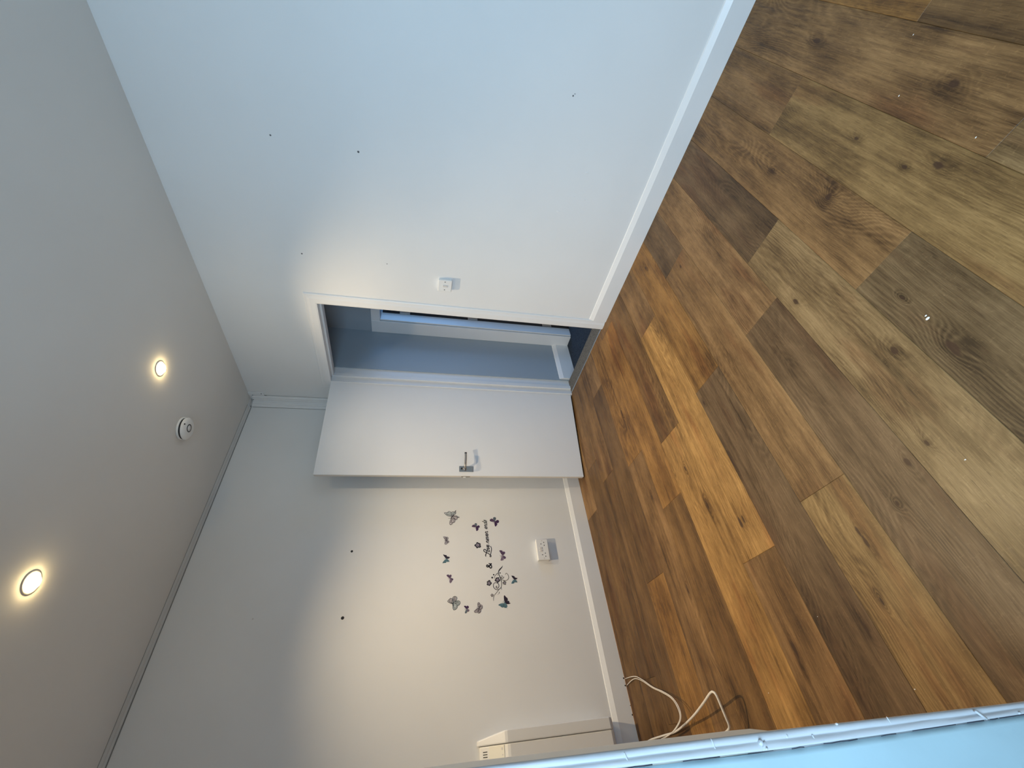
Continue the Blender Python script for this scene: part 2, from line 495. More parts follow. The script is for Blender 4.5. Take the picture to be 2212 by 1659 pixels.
architrave('architrave', [(XRO-0.003, 0.0), (XRO-0.003, ZD-0.003)], [(XRO+AW, 0.0), (XRO+AW, ZD+AW)])
architrave('architrave', [(XRO-0.003, ZD-0.003), (XL+0.003, ZD-0.003)], [(XRO+AW, ZD+AW), (XL-AW, ZD+AW)])
architrave('architrave', [(XL+0.003, ZD-0.003), (XL+0.003, 0.0)], [(XL-AW, ZD+AW), (XL-AW, 0.0)])
# landing side casing of the same frame
fbox('casing', (XL-0.05, WT, -0.07), (XL-0.004, WT+0.014, ZD+0.06)); fbox('casing', (XRO+0.004, WT, -0.07), (XRO+0.06, WT+0.014, ZD+0.06))
fbox('casing', (XL-0.004, WT, ZD+0.004), (XRO+0.004, WT+0.014, ZD+0.06))

# ---- corner moulding, ceiling bead
cm = extrude_profile('trim_2', [(0, 0), (0.068, 0), (0.068, -0.006), (0.058, -0.0075), (0.052, -0.013), (0.040, -0.011), (0.034, -0.015), (0.018, -0.015),
                                (0.015, -0.018), (0.015, -0.034), (0.011, -0.040), (0.013, -0.052), (0.0075, -0.058), (0.006, -0.068), (0, -0.068)],
                     'z', 2.0, H-0.022, M_WALL)
struct(cm, 'painted ribbed moulding running up the corner above the door', 'moulding')
bead = extrude_profile('trim_3', [(0, H), (0, H-0.017), (0.006, H-0.019), (0.012, H-0.012), (0.020, H-0.010), (0.027, H-0.004), (0.029, H)],
                       'y', YN, -0.002, paint('bead_paint', (0.60, 0.60, 0.585), 0.6, 0.05, 0.4, 90))
struct(bead, 'thin grey painted bead between sticker wall and ceiling', 'moulding')
M_CRK = paint('dirty_joint', (0.27, 0.27, 0.25), 0.9, 0.1, 0)
box('joint_line', (0, YN, H-0.0225), (0.0016, -0.07, H-0.0185), M_CRK, bead)
box('joint_line', (0.0288, YN, H-0.0012), (0.0318, -0.07, H), M_CRK, bead)
for yy, xx in ((-0.0685, 0.0012),):
    box('joint_line', (0, yy-0.002, 2.0), (0.0012, yy, H-0.03), M_CRK, cm)
box('joint_line', (0.0682, -0.0012, 2.0), (0.0705, 0, H-0.03), M_CRK, cm)
tb = box('trim_4', (0.072, -0.008, 2.515), (0.104, 0, H), M_WALL, None, 0.002)
struct(tb, 'short painted cable cover on the wall beside the ceiling corner', 'cable cover')
p = ony(567, 846, -0.008)
lathe('screw_hole', [(0, 0.0006), (0.004, 0.0006), (0.0042, 0)], M_BLACK, tb, 10, (0.094, -0.0081, 2.532), (math.pi/2, 0, 0))
for (x, y, z, r) in [(0.030, -0.0165, H-0.028, .004), (0.017, -0.075, H-0.022, .005), (0.075, -0.009, H-0.03, .004)]:
    bm = bmesh.new(); bmesh.ops.create_icosphere(bm, subdivisions=1, radius=r)
    o = from_bm('crack', bm, M_BLACK, cm); o.location = (x, y, z); o.scale = (1, 1, 0.5)
crk = tube('crack', [(0.069, -0.004, H-0.02), (0.0695, -0.003, 2.56), (0.0692, -0.002, 2.50)], 0.0016, M_BLACK, cm, 5)

M_PLUG = paint('grey_plug', (0.13, 0.13, 0.135), 0.7, 0, 0)
# marks, plugs and screw holes left in the walls
for px, py, r in [(584, 292, .0040), (774, 328, .0052), (652, 548, .0045), (836, 570, .0028), (1238, 207, .0036), (1242, 203, .0022)]:
    p = ony(px, py)
    lathe('screw_hole', [(0, 0.0004), (r, 0.0004), (r*1.05, 0)], M_PLUG, wr, 10, (p.x, -0.0002, p.z), (math.pi/2, 0, 0))
for px, py, r in [(1268, 374, .007), (1206, 457, .007), (1240, 425, .004), (1263, 432, .003)]:
    p = ony(px, py)
    o = lathe('filler_scuff', [(0, 0.0012), (r*.6, 0.0009), (r, 0)], M_WALL, wr, 10, (p.x, 0, p.z), (math.pi/2, 0, 0)); o.scale = (1, 1.8, 1)
for px, py, r in [(760, 1191, .0070), (740, 1335, .0085), (546, 1337, .004)]:
    p = onx(px, py)
    lathe('wall_plug', [(0, 0.0003), (r*.55, 0.0004), (r*.6, 0.0012), (r, 0.001), (r*1.1, 0)], M_BLACK if r > .005 else M_PLASTD, wl, 12, (0.0, p.y, p.z), (0, math.pi/2, 0))

# ---- landing behind the doorway
YF, XH, ZH = 0.608, 0.30, -0.072
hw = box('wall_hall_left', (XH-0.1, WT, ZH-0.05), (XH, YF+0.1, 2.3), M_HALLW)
struct(hw, 'narrow landing wall seen through the doorway', 'wall')
def at(px, py): return ony(px, py, YF)
fa = [at(803, 704), at(821, 685), at(979, 705), at(979, 691)]
fx0 = fa[2].x            # left edge of the far lining
fzt = fa[1].z            # head of the far opening
bm = bmesh.new()
add_box(bm, (XH-0.1, YF, ZH-0.05), (fx0-0.005, YF+0.1, 2.3)); add_box(bm, (fx0-0.005, YF, fzt), (2.0, YF+0.1, 2.3)); add_box(bm, (fx0+0.75, YF, ZH-0.05), (2.0, YF+0.1, fzt))
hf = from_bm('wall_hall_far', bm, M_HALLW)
struct(hf, 'far landing wall with a second door frame', 'wall')
hc = box('ceiling_hall', (XH-0.1, WT, 2.25), (2.0, 3.0, 2.35), M_CEIL); struct(hc, 'landing ceiling beyond the doorway', 'ceiling')
hfl = box('floor_hall', (XH-0.1, 0.0, ZH-0.06), (2.0, 3.0, ZH), M_CARPET); struct(hfl, 'dark navy carpet on the landing floor', 'carpet')
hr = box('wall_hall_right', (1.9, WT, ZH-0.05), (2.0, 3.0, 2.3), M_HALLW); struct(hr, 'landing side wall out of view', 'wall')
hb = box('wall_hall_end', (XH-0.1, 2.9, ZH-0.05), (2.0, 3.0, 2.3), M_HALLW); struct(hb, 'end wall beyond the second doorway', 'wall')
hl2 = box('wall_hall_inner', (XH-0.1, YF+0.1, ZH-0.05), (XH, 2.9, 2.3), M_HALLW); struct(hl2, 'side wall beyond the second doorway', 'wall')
hs = extrude_profile('baseboard_hall', [(XH+a, ZH+b*1.25) for a, b in SK], 'y', WT+0.015, YF, M_GLOSS)
struct(hs, 'white skirting at the foot of the landing wall', 'skirting')
f2 = empty('trim_5', (fx0, YF, ZH)); struct(f2, 'grey white frame of the second door across the landing', 'door frame')
def f2box(name, a, b, mat=M_GLOSS): return box(name, (a[0]-fx0, a[1]-YF, a[2]-ZH), (b[0]-fx0, b[1]-YF, b[2]-ZH), mat, f2, 0.002, 1)
zt = at(803, 704).z
xa = at(803, 704).x
f2box('architrave', (XH+0.001, YF-0.014, ZH), (fx0, YF, zt)); f2box('architrave', (fx0, YF-0.014, fzt), (fx0+0.8, YF, zt))
f2box('jamb', (fx0, YF, ZH), (fx0+0.012, YF+0.11, fzt))
d2 = empty('door_2', (fx0+0.018, YF+0.125, ZH)); struct(d2, 'narrow edge of a second door on its hinges across the landing', 'door')
box('leaf', (0.0, 0.005, 0.01), (0.038, 0.72, fzt-ZH-0.005), M_GLOSS, d2, 0.002, 1)
for px, py in [(875, 679), (1020, 693), (1178, 709)]:
    p = ony(px, py, YF+0.12)
    bm = bmesh.new(); add_box(bm, (-0.006, -0.032, p.z-ZH-0.045), (0.003, 0.004, p.z-ZH+0.045), 0.002, 1)
    o = from_bm('hinge', bm, M_STEEL, d2)
box('hinge_gap', (-0.006, -0.030, 0.0), (-0.001, 0.004, fzt-ZH-0.01), M_BLACK, d2)
# threshold
th = empty('trim_6', (XL, 0, 0)); struct(th, 'worn dark carpet strip with metal edge across the doorway', 'threshold')
box('carpet_strip', (0.0, 0.008, -0.072), (XRO-XL, WT-0.005, 0.003), M_STRIP, th, 0.003, 1)
box('edge_bar', (0.0, -0.004, -0.005), (XRO-XL, 0.008, 0.0035), M_ALU, th, 0.0012, 1)

# ------------------------------------------------------------------ the open door
TH, DW, DH, DG, DT = 1.7503, 0.7612, 1.981, 0.0127, 0.036
dr = empty('door_1', (XL, -0.005, 0), (0, 0, -TH))     # local x runs along the leaf, local +y is the face towards the room
struct(dr, 'plain white flush door standing open against the sticker wall', 'door')
bm = bmesh.new(); add_box(bm, (0.0, -DT, DG), (DW, 0, DG+DH), 0.0022, 2)
leaf = from_bm('leaf', bm, M_DOOR, dr)
box('lipping', (DW-0.0005, -DT+0.004, DG+0.004), (DW+0.0012, -0.004, DG+DH-0.004), M_EDGE, dr)
DM = Matrix.Translation((XL, -0.005, 0)) @ Matrix.Rotation(-TH, 4, 'Z')
DI = DM.inverted()
def ondoor(px, py, off=0.0):
    o = DI @ CAM; d = DI.to_3x3() @ ray(px, py)
    return o + d*((off-o.y)/d.y)
pa, pb = ondoor(994, 1020, 0.004), ondoor(1020, 1010, 0.004)
hx0, hx1 = DW-0.075, DW-0.030
hz = (pa.z+pb.z)/2
hd = empty('handle', (DW-0.05, 0, hz)); hd.parent = dr
hd['label'] = 'small steel lever handle on a short backplate'
box('backplate', (-0.024, 0.0, -0.052), (0.020, 0.004, 0.052), M_STEEL, hd, 0.0025, 2)
lv = catmull([(-0.002, 0.004, 0.012), (-0.002, 0.022, 0.012), (-0.004, 0.043, 0.012), (-0.016, 0.050, 0.012), (-0.045, 0.050, 0.010), (-0.080, 0.048, 0.008), (-0.108, 0.045, 0.008)], 5)
tube('lever', lv, 0.0078, M_STEEL, hd, 12)
lathe('lever_end', [(0, 0), (0.0085, 0), (0.0085, 0.008), (0, 0.009)], M_BLACK, hd, 14, (-0.107, 0.045, 0.008), (0, -math.pi/2, 0))
lathe('collar', [(0.013, 0), (0.013, 0.010), (0.010, 0.013), (0.0, 0.013)], M_STEEL, hd, 18, (-0.002, 0.004, 0.012), (-math.pi/2, 0, 0))
lathe('thumb_turn', [(0, 0), (0.006, 0), (0.006, 0.008), (0, 0.009)], M_BLACK, hd, 12, (-0.004, 0.004, 0.034), (-math.pi/2, 0, 0))
box('latch_plate', (DW+0.0008, -0.028, hz-0.03), (DW+0.002, -0.008, hz+0.035), M_BRASS, dr, 0.0004, 1)
box('latch_bolt', (DW+0.001, -0.023, hz+0.002), (DW+0.009, -0.013, hz+0.02), M_PLAST, dr, 0.001, 1)
for hzz in (0.23, 1.02, 1.78):
    lathe('hinge', [(0.0035, -0.04), (0.0035, 0.04), (0, 0.041)], M_GLOSS, dr, 10, (-0.002, -0.001, hzz))

# ------------------------------------------------------------------ heater, cables
hx = 0.125
yr = onx(1200, 1562, hx).y     # right end of the front panel
ht = empty('wall_heater', (0, yr, 0.0))
tag(ht, 'white wall heater with sloped top beyond the near post', 'heater')
yl = -2.95
zb = onx(1324, 1553, hx).z; zf_ = onx(1088, 1582, hx).z; zk = onx(1031, 1618, 0.02).z
def heater_section(y0, y1, inset, name, mat, zf, zk2, par):
    pr = [(0.0, zb), (hx-0.02-inset, zb), (hx-0.006-inset, zb+0.006), (hx-inset, zb+0.022), (hx-inset, zf-0.02), (hx-0.004-inset, zf-0.006),
          (hx-0.016-inset, zf+0.006), (0.03, zk2-0.006), (0.018, zk2), (0.0, zk2)]
    o = extrude_profile(name, [(a, b) for a, b in pr], 'y', y0-yr, y1-yr, mat, par)
    bv = o.modifiers.new('bevel', 'BEVEL'); bv.width = 0.006; bv.segments = 3; bv.limit_method = 'ANGLE'; bv.angle_limit = math.radians(40)
    return o
y2 = onx(1200, 1591, hx).y
ec = heater_section(y2, yr, 0.0, 'end_cover', M_HEAT, zf_, zk, ht)
for v in ec.data.vertices:      # the end leans back along the sloped top and is rounded at the foot
    if v.co.y > -0.005:
        t = max(0.0, (v.co.z-(zf_-0.012))/(zk-zf_))
        v.co.y -= 0.030*min(1.0, t) + (0.012 if v.co.z < zb+0.004 else 0.0)
heater_section(yl, y2-0.0015, 0.004, 'front_panel', M_HEAT, zf_-0.012, zk-0.012, ht)
p1 = onx(1090, 1618, hx-0.02)
# control lid and outlet grille on the sloped top
sl = math.atan2((zk-zf_), hx-0.046)
def on_slope(name, t0, t1, y0, y1, d, mat):
    a = Vector((hx-0.020, 0, zf_-0.006)); b = Vector((0.03, 0, zk-0.018)); n = Vector((b.z-a.z, 0, a.x-b.x)).normalized()
    v = []
    for hgt in (-0.002, d):
        for t, y in ((t0, y0), (t1, y0), (t1, y1), (t0, y1)):
            q = a+(b-a)*t+n*hgt; v.append((q.x, y-yr, q.z))
    return pydata(name, v, [(0, 3, 2, 1), (4, 5, 6, 7), (0, 1, 5, 4), (1, 2, 6, 5), (2, 3, 7, 6), (3, 0, 4, 7)], mat, ht)
lid = on_slope('control_lid', 0.03, 0.66, y2-0.075, y2-0.006, 0.003, paint('cream_lid', (0.82, 0.79, 0.68), 0.35, 0.01, 0))
on_slope('indicator', 0.08, 0.13, y2-0.045, y2-0.040, 0.0036, M_PLASTD)
on_slope('indicator', 0.08, 0.15, y2-0.024, y2-0.014, 0.0036, M_PLASTD)
for i in range(9):
    on_slope('grille_slot', 0.74, 0.92, y2-0.026-i*0.010, y2-0.0225-i*0.010, 0.0008, M_BLACK)

def cable(name, pts, rad, parent=None):
    P = [onz(px, py, z) for px, py, z in pts]
    return tube(name, catmull(P, 7), rad, M_CABLE, parent, 8)
tw = empty('twin_cable', (0, 0, 0))
tag(tw, 'thin white twin cable leaving the skirting in two cores and curling over the floor', 'cable', 'loose white cables by the skirting')
cable('core', [(1351, 1466, .005), (1362, 1462.5, .014), (1374, 1461.5, .016), (1390, 1470, .018), (1410, 1484, .022), (1432, 1494, .036), (1452, 1507, .048),
       (1466, 1527, .062), (1471, 1550, .068), (1463, 1570, .062), (1448, 1586, .046), (1420, 1601, .028), (1392, 1618, .020)], 0.0021, tw)
cable('core', [(1354.5, 1480, .005), (1364, 1470, .012), (1374, 1466, .014), (1389, 1472, .014), (1409, 1485.5, .018), (1431, 1496, .032), (1451, 1509, .044),
       (1464, 1529, .058), (1469, 1551, .064), (1460, 1572, .057), (1444, 1589, .041), (1416, 1604, .023), (1390, 1620, .015)], 0.0021, tw)
mc = cable('mains_cable', [(1380, 1618, .005), (1402, 1600, .0055), (1430, 1590, .007), (1458, 1581, .012), (1480, 1564, .034), (1500, 1544, .062), (1520, 1518, .090), (1534, 1497.5, .108), (1541, 1495, .111),
       (1548, 1503, .109), (1558, 1526, .100), (1568, 1550, .088), (1575, 1568, .075), (1572, 1578, .062), (1558, 1588, .044), (1530, 1606, .018)], 0.0044)
tag(mc, 'thicker white cable bent up into a pointed loop above the floor', 'cable', 'loose white cables by the skirting')
for px, py in [(1356, 1464), (1359, 1480)]:
    p = onx(px, py, 0.0182)
    lathe('cable_hole', [(0, 0.0006), (0.0038, 0.0005), (0.0045, 0)], M_BLACK, sk, 10, (0.0181, p.y, 0.005), (0, math.pi/2, 0))

# ------------------------------------------------------------------ near post at the left edge of the view
XP = 2.2
ZS = [0.0, 0.15, 0.30, 0.50, 0.77, 1.03, 1.30, 1.9, H]
EY = [-2.3215, -2.3200, -2.3185, -2.3145, -2.3090, -2.3050, -2.3005, -2.300, -2.300]
CY = [-2.3350, -2.3345, -2.3335, -2.3320, -2.3295, -2.3225, -2.3165, -2.316, -2.316]
def lerp(z, A):
    for (a, b), (u, v) in zip(zip(ZS, ZS[1:]), zip(A, A[1:])):
        if z <= b: return u+(v-u)*(z-a)/(b-a)
    return A[-1]
pw = box('wall_partition', (XP-0.12, YN, -0.05), (XP-0.004, -2.345, H), M_OLD)
struct(pw, 'near wall end in cool daylight at the left edge of the view', 'wall')
# plaster face with ripples
NZ = 90; NY = 26
vs = []; fs = []
for i in range(NZ+1):
    z = H*i/NZ
    for jy in range(NY+1):
        t = jy/NY
        y = (lerp(z, CY)+0.001)*(1-t)+(-3.28)*t if False else lerp(z, CY)+0.001-(t**1.8)*0.95
        y = max(y, YN+0.002)
        d = 0.0022*mnoise.noise(Vector((y*14, z*9, 1.0)))+0.0011*mnoise.noise(Vector((y*45, z*38, 4.0)))
        vs.append((XP-0.002+d-(0.016 if jy == 0 else 0), y, z))
for i in range(NZ):
    for jy in range(NY):
        a = i*(NY+1)+jy
        fs.append((a, a+1, a+NY+2, a+NY+1))
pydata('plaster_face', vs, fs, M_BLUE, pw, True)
NP = 120
sec = [(0.0, -0.03), (0.0, -0.002), (0.06, 0.0010), (0.22, 0.0016), (0.38, 0.0014), (0.44, 0.0002), (0.50, 0.0004), (0.58, 0.0016), (0.70, 0.0022), (0.86, 0.0022), (0.94, 0.0012), (0.96, -0.016), (0.96, -0.03)]
vs = []; fs = []
for i in range(NP+1):
    z = H*i/NP
    e, c = lerp(z, EY), lerp(z, CY)
    for jn, (t, d) in enumerate(sec):
        w = 0.0009*mnoise.noise(Vector((t*3, z*16, 2.0)))+0.0006*mnoise.noise(Vector((t*9, z*60, 7.0)))
        vs.append((XP+d+(w if d > -0.02 else 0), e+(c-e)*t+(w*0.4 if 0 < jn < len(sec)-2 else 0), z))
n = len(sec)
for i in range(NP):
    for jn in range(n-1):
        a = i*n+jn
        fs.append((a, a+1, a+n+1, a+n))
tr = pydata('trim_7', vs, fs, M_OLD, None, True)
struct(tr, 'thickly painted moulded edging on the near post, runs and lumps showing', 'moulding')
# inner stop bead, ends above the floor with a slanted cut
vs = []; fs = []
zend = 0.775
for i, z in enumerate([zend, zend+0.010, 0.97, 1.2, 1.5, H]):
    e = lerp(z, EY)
    pr = 0.0046 if i > 0 else 0.0
    for x, y in ((2.09, e-0.02), (2.09, e+pr), (2.150, e+pr), (2.1945, e+0.0002), (2.1945, e-0.02)):
        vs.append((x, y, z-(0.0 if i else 0.012)))
for i in range(5):
    for jn in range(5):
        fs.append((i*5+jn, i*5+(jn+1) % 5, (i+1)*5+(jn+1) % 5, (i+1)*5+jn))
fs.append((0, 1, 2, 3, 4))
sb = pydata('trim_8', vs, fs, M_EDGE)
struct(sb, 'narrow beige bead behind the moulded edging, ending short of the floor', 'bead')
pj = box('jamb_core', (2.085, -2.36, 0), (2.195, -2.329, H), M_OLD, tr)
def lump(px, py, s, name='paint_lump', rz=0.0):
    p = onx(px, py, XP+0.0012)
    bm = bmesh.new(); bmesh.ops.create_icosphere(bm, subdivisions=3, radius=1)
    for v in bm.verts: v.co = v.co*(1+0.25*mnoise.noise(v.co*2.1+Vector((px, 0, 0))))
    o = from_bm(name, bm, M_OLD, tr, True); o.location = p; o.scale = s; o.rotation_euler = (rz, 0, 0)
    return o
M_GAP = paint('dark_gap', (0.030, 0.036, 0.055), 0.8, 0.0, 0.0)
rg = random.Random(3)
z = 0.25
while z < 1.35:
    L = rg.uniform(0.015, 0.10)
    n_ = max(3, int(L/0.012))
    P = [(XP+0.0008, lerp(z+L*i/n_, CY)+0.0004-0.0014*abs(mnoise.noise(Vector((z*30+i, 2, 0)))), z+L*i/n_) for i in range(n_+1)]
    tube('crack', P, rg.uniform(0.0003, 0.0007), M_GAP, tr, 5)
    z += L+rg.uniform(0.001, 0.05)
lump(1642, 1604, (.0040, .0036, .0034)); lump(1650, 1611, (.0030, .0022, .0060), 'paint_lump', 0.9); lump(1655, 1617, (.0026, .0020, .0024))
lump(1541, 1608, (.0012, .0060, .0011), 'paint_run', 0.15); lump(1352, 1634, (.0012, .0045, .0011), 'paint_run', 0.3); lump(1920, 1556, (.0008, .0045, .0009), 'paint_run', 0.15)
lump(1807, 1564, (.0026, .0014, .0016)); lump(2200, 1540, (.0035, .0022, .0034)); lump(1757, 1592, (.0010, .0030, .0010), 'paint_run', 0.2); lump(1700, 1590, (.0010, .0024, .0020))
a = onx(2106, 1536, XP+0.005); b = onx(2131, 1553, XP+0.002)
tube('painted_peg', [a, (a+b)/2, b], 0.0019, M_OLD, tr, 10)

# ------------------------------------------------------------------ switch and socket
zc = 1.189; xc = 1.2935
sw = empty('light_switch', (xc, 0, zc))
tag(sw, 'square white single light switch right of the doorway', 'switch')
box('back_box', (-0.041, -0.016, -0.041), (0.041, 0, 0.041), M_PLAST, sw, 0.003, 2)
box('faceplate', (-0.043, -0.024, -0.043), (0.043, -0.0155, 0.043), M_PLAST, sw, 0.004, 3)
box('rocker', (-0.0065, -0.0285, -0.016), (0.0065, -0.023, 0.014), M_PLASTD, sw, 0.002, 2)
for s in (-1, 1):
    lathe('screw', [(0, 0.0006), (0.0032, 0.0006), (0.0036, 0)], paint('dull_screw', (0.12, 0.11, 0.10), 0.5, 0, 0) if s < 0 else bpy.data.materials['dull_screw'], sw, 12, (s*0.0295, -0.024, 0.001), (math.pi/2, 0, 0))
so = empty('double_socket', (0, -1.2635, 0.3970))
tag(so, 'white double mains socket low on the sticker wall', 'socket')
box('back_box', (0, -0.0705, -0.0405), (0.024, 0.0705, 0.0405), M_PLAST, so, 0.003, 2)
box('faceplate', (0.0235, -0.0730, -0.0430), (0.033, 0.0730, 0.0430), M_PLAST, so, 0.004, 3)
for s in (-1, 1):
    c = s*0.038
    box('earth_hole', (0.0328, c-0.0022, 0.004), (0.0334, c+0.0022, 0.0125), M_BLACK, so)
    for e in (-1, 1):
        box('pin_hole', (0.0328, c+e*0.0105-0.0034, -0.0165), (0.0334, c+e*0.0105+0.0034, -0.0115), M_BLACK, so)
    box('rocker', (0.032, s*0.0085-0.006, 0.004), (0.0362, s*0.0085+0.006, 0.022), M_PLASTD, so, 0.002, 2)
    lathe('screw', [(0, 0.0005), (0.0030, 0.0005), (0.0033, 0)], M_PLASTD, so, 10, (0.033, s*0.061, 0.0), (0, math.pi/2, 0))

# ------------------------------------------------------------------ ceiling lamps and alarm
def downlight(x, y, label, power):
    o = empty('recessed_spotlight', (x, y, H))
    tag(o, label, 'ceiling light', 'recessed ceiling spotlights')
    lathe('bezel', [(0.030, -0.001), (0.034, -0.0030), (0.040, -0.0022), (0.042, 0.0)], M_CHROME, o, 36)
    lathe('lamp', [(0.029, -0.001), (0.028, -0.008), (0.021, -0.015), (0.010, -0.018), (0, -0.0185)], M_LAMP, o, 32)
    l = bpy.data.lights.new('spot_beam', 'SPOT')
    l.energy = power; l.color = (1.0, 0.79, 0.52); l.spot_size = math.radians(117); l.spot_blend = 1.0; l.shadow_soft_size = 0.028
    b = bpy.data.objects.new('spot_beam', l); COL.objects.link(b); b.parent = o; b.location = (0, 0, -0.03)
    return o
downlight(1.033, -0.639, 'lit recessed spotlight in the ceiling nearest the doorway, beside the smoke alarm', 60)
downlight(0.999, -1.672, 'lit recessed spotlight in the ceiling further from the doorway', 144)

pd = onz(402, 926, H-0.02)
al = empty('smoke_alarm', (pd.x, pd.y, H))
tag(al, 'round white smoke alarm with a black ring on the ceiling', 'smoke alarm')
lathe('base', [(0.0, 0.0), (0.064, 0.0), (0.066, -0.003), (0.066, -0.009), (0.060, -0.011)], M_PLAST, al, 40)
lathe('vent_ring', [(0.057, -0.008), (0.0610, -0.010), (0.0610, -0.0215), (0.057, -0.023)], M_BLACK, al, 40)
lathe('cover', [(0.057, -0.0205), (0.0645, -0.0205), (0.0652, -0.024), (0.060, -0.032), (0.046, -0.037), (0.022, -0.0395), (0.0, -0.040)], M_PLAST, al, 40)
rb = onz(409, 925, H-0.040); ib = onz(399, 916, H-0.037)
lathe('button_ring', [(0.0185, 0.0), (0.0185, -0.0030), (0.0230, -0.0030), (0.0230, 0.0)], M_BLACK, al, 30, (rb.x-pd.x, rb.y-pd.y, -0.0372))
lathe('test_button', [(0.0180, 0.0), (0.0180, -0.0026), (0.0, -0.0034)], M_PLAST, al, 30, (rb.x-pd.x, rb.y-pd.y, -0.0372))
lathe('indicator_hole', [(0.0040, 0.002), (0.0038, -0.0022), (0.0, -0.0024)], M_BLACK, al, 12, (ib.x-pd.x, ib.y-pd.y, -0.0368))

# ------------------------------------------------------------------ wall stickers
def flat(name, col, rough=0.55):
    k = NT(name); k.b.inputs['Base Color'].default_value = rgba(col); k.b.inputs['Roughness'].default_value = rough
    g = k.n('ShaderNodeNewGeometry').outputs['Position']
    c = k.mix(k.smooth(k.noise(g, 90, 2), 0.35, 0.65), rgba([q*0.75 for q in col]), rgba([min(1, q*1.25) for q in col]))
    k.l(c, k.b.inputs['Base Color'])
    return k.m
C_DARK = flat('sticker_dark_plum', (0.018, 0.008, 0.022)); C_TEAL = flat('sticker_teal', (0.085, 0.17, 0.21)); C_PUR = flat('sticker_purple', (0.095, 0.055, 0.11))
C_PURD = flat('sticker_deep_purple', (0.05, 0.016, 0.07)); C_LILAC = flat('sticker_lilac', (0.20, 0.15, 0.21)); C_SLATE = flat('sticker_slate', (0.11, 0.14, 0.17))
C_LINE = flat('sticker_line', (0.055, 0.042, 0.058)); C_LINEB = flat('sticker_line_blue', (0.06, 0.075, 0.08)); C_PALE = flat('sticker_pale_fill', (0.52, 0.48, 0.50)); C_PALEB = flat('sticker_pale_blue_fill', (0.47, 0.52, 0.53))
C_INK = flat('sticker_ink', (0.012, 0.008, 0.014)); C_INKG = flat('sticker_ink_grey', (0.09, 0.10, 0.085)); C_STEM = flat('sticker_stem_grey', (0.10, 0.085, 0.075)); C_PETAL = flat('sticker_petal', (0.30, 0.26, 0.32))
def wp(z, p): # picture zoom frame -> wall (y, z)
    q = onx(z[0]+p[0]/z[2], z[1]+p[1]/z[2], 0.0)
    return Vector((q.y, q.z))
def slab(name, poly, mat, parent, x0=0.0001, x1=0.0006, org=(0, 0)):
    bm = bmesh.new()
    A = [bm.verts.new((x0, p[0]-org[0], p[1]-org[1])) for p in poly]; B = [bm.verts.new((x1, p[0]-org[0], p[1]-org[1])) for p in poly]
    n = len(poly)
    f = bm.faces.new(B); bm.faces.new(list(reversed(A)))
    for i in range(n): bm.faces.new((A[i], A[(i+1) % n], B[(i+1) % n], B[i]))
    bmesh.ops.triangulate(bm, faces=[q for q in bm.faces if len(q.verts) > 4])
    return from_bm(name, bm, mat, parent)
def ribbon(name, pts, widths, mat, parent, x0=0.0002, x1=0.0009, org=(0, 0), closed=False):
    """pts: Vector2 on the wall, widths: full width in m (single or per point)"""
    n = len(pts); bm = bmesh.new(); R = []
    for i, p in enumerate(pts):
        a = pts[(i-1) % n] if closed or i > 0 else p; b = pts[(i+1) % n] if closed or i < n-1 else p
        t = b-a
        if t.length < 1e-9: t = Vector((1, 0))
        t.normalize(); m = Vector((-t.y, t.x)); w = (widths[i] if isinstance(widths, list) else widths)/2
        L, Q = p+m*w-Vector(org), p-m*w-Vector(org)
        R.append([bm.verts.new((x0, L.x, L.y)), bm.verts.new((x1, L.x, L.y)), bm.verts.new((x1, Q.x, Q.y)), bm.verts.new((x0, Q.x, Q.y))])
    rng = range(n) if closed else range(n-1)
    for i in rng:
        A, B = R[i], R[(i+1) % n]
        for k in range(4): bm.faces.new((A[k], A[(k+1) % 4], B[(k+1) % 4], B[k]))
    if not closed: bm.faces.new(R[0]); bm.faces.new(list(reversed(R[-1])))
    return from_bm(name, bm, mat, parent)
PXM = 0.00335   # metres per picture pixel on that wall, roughly

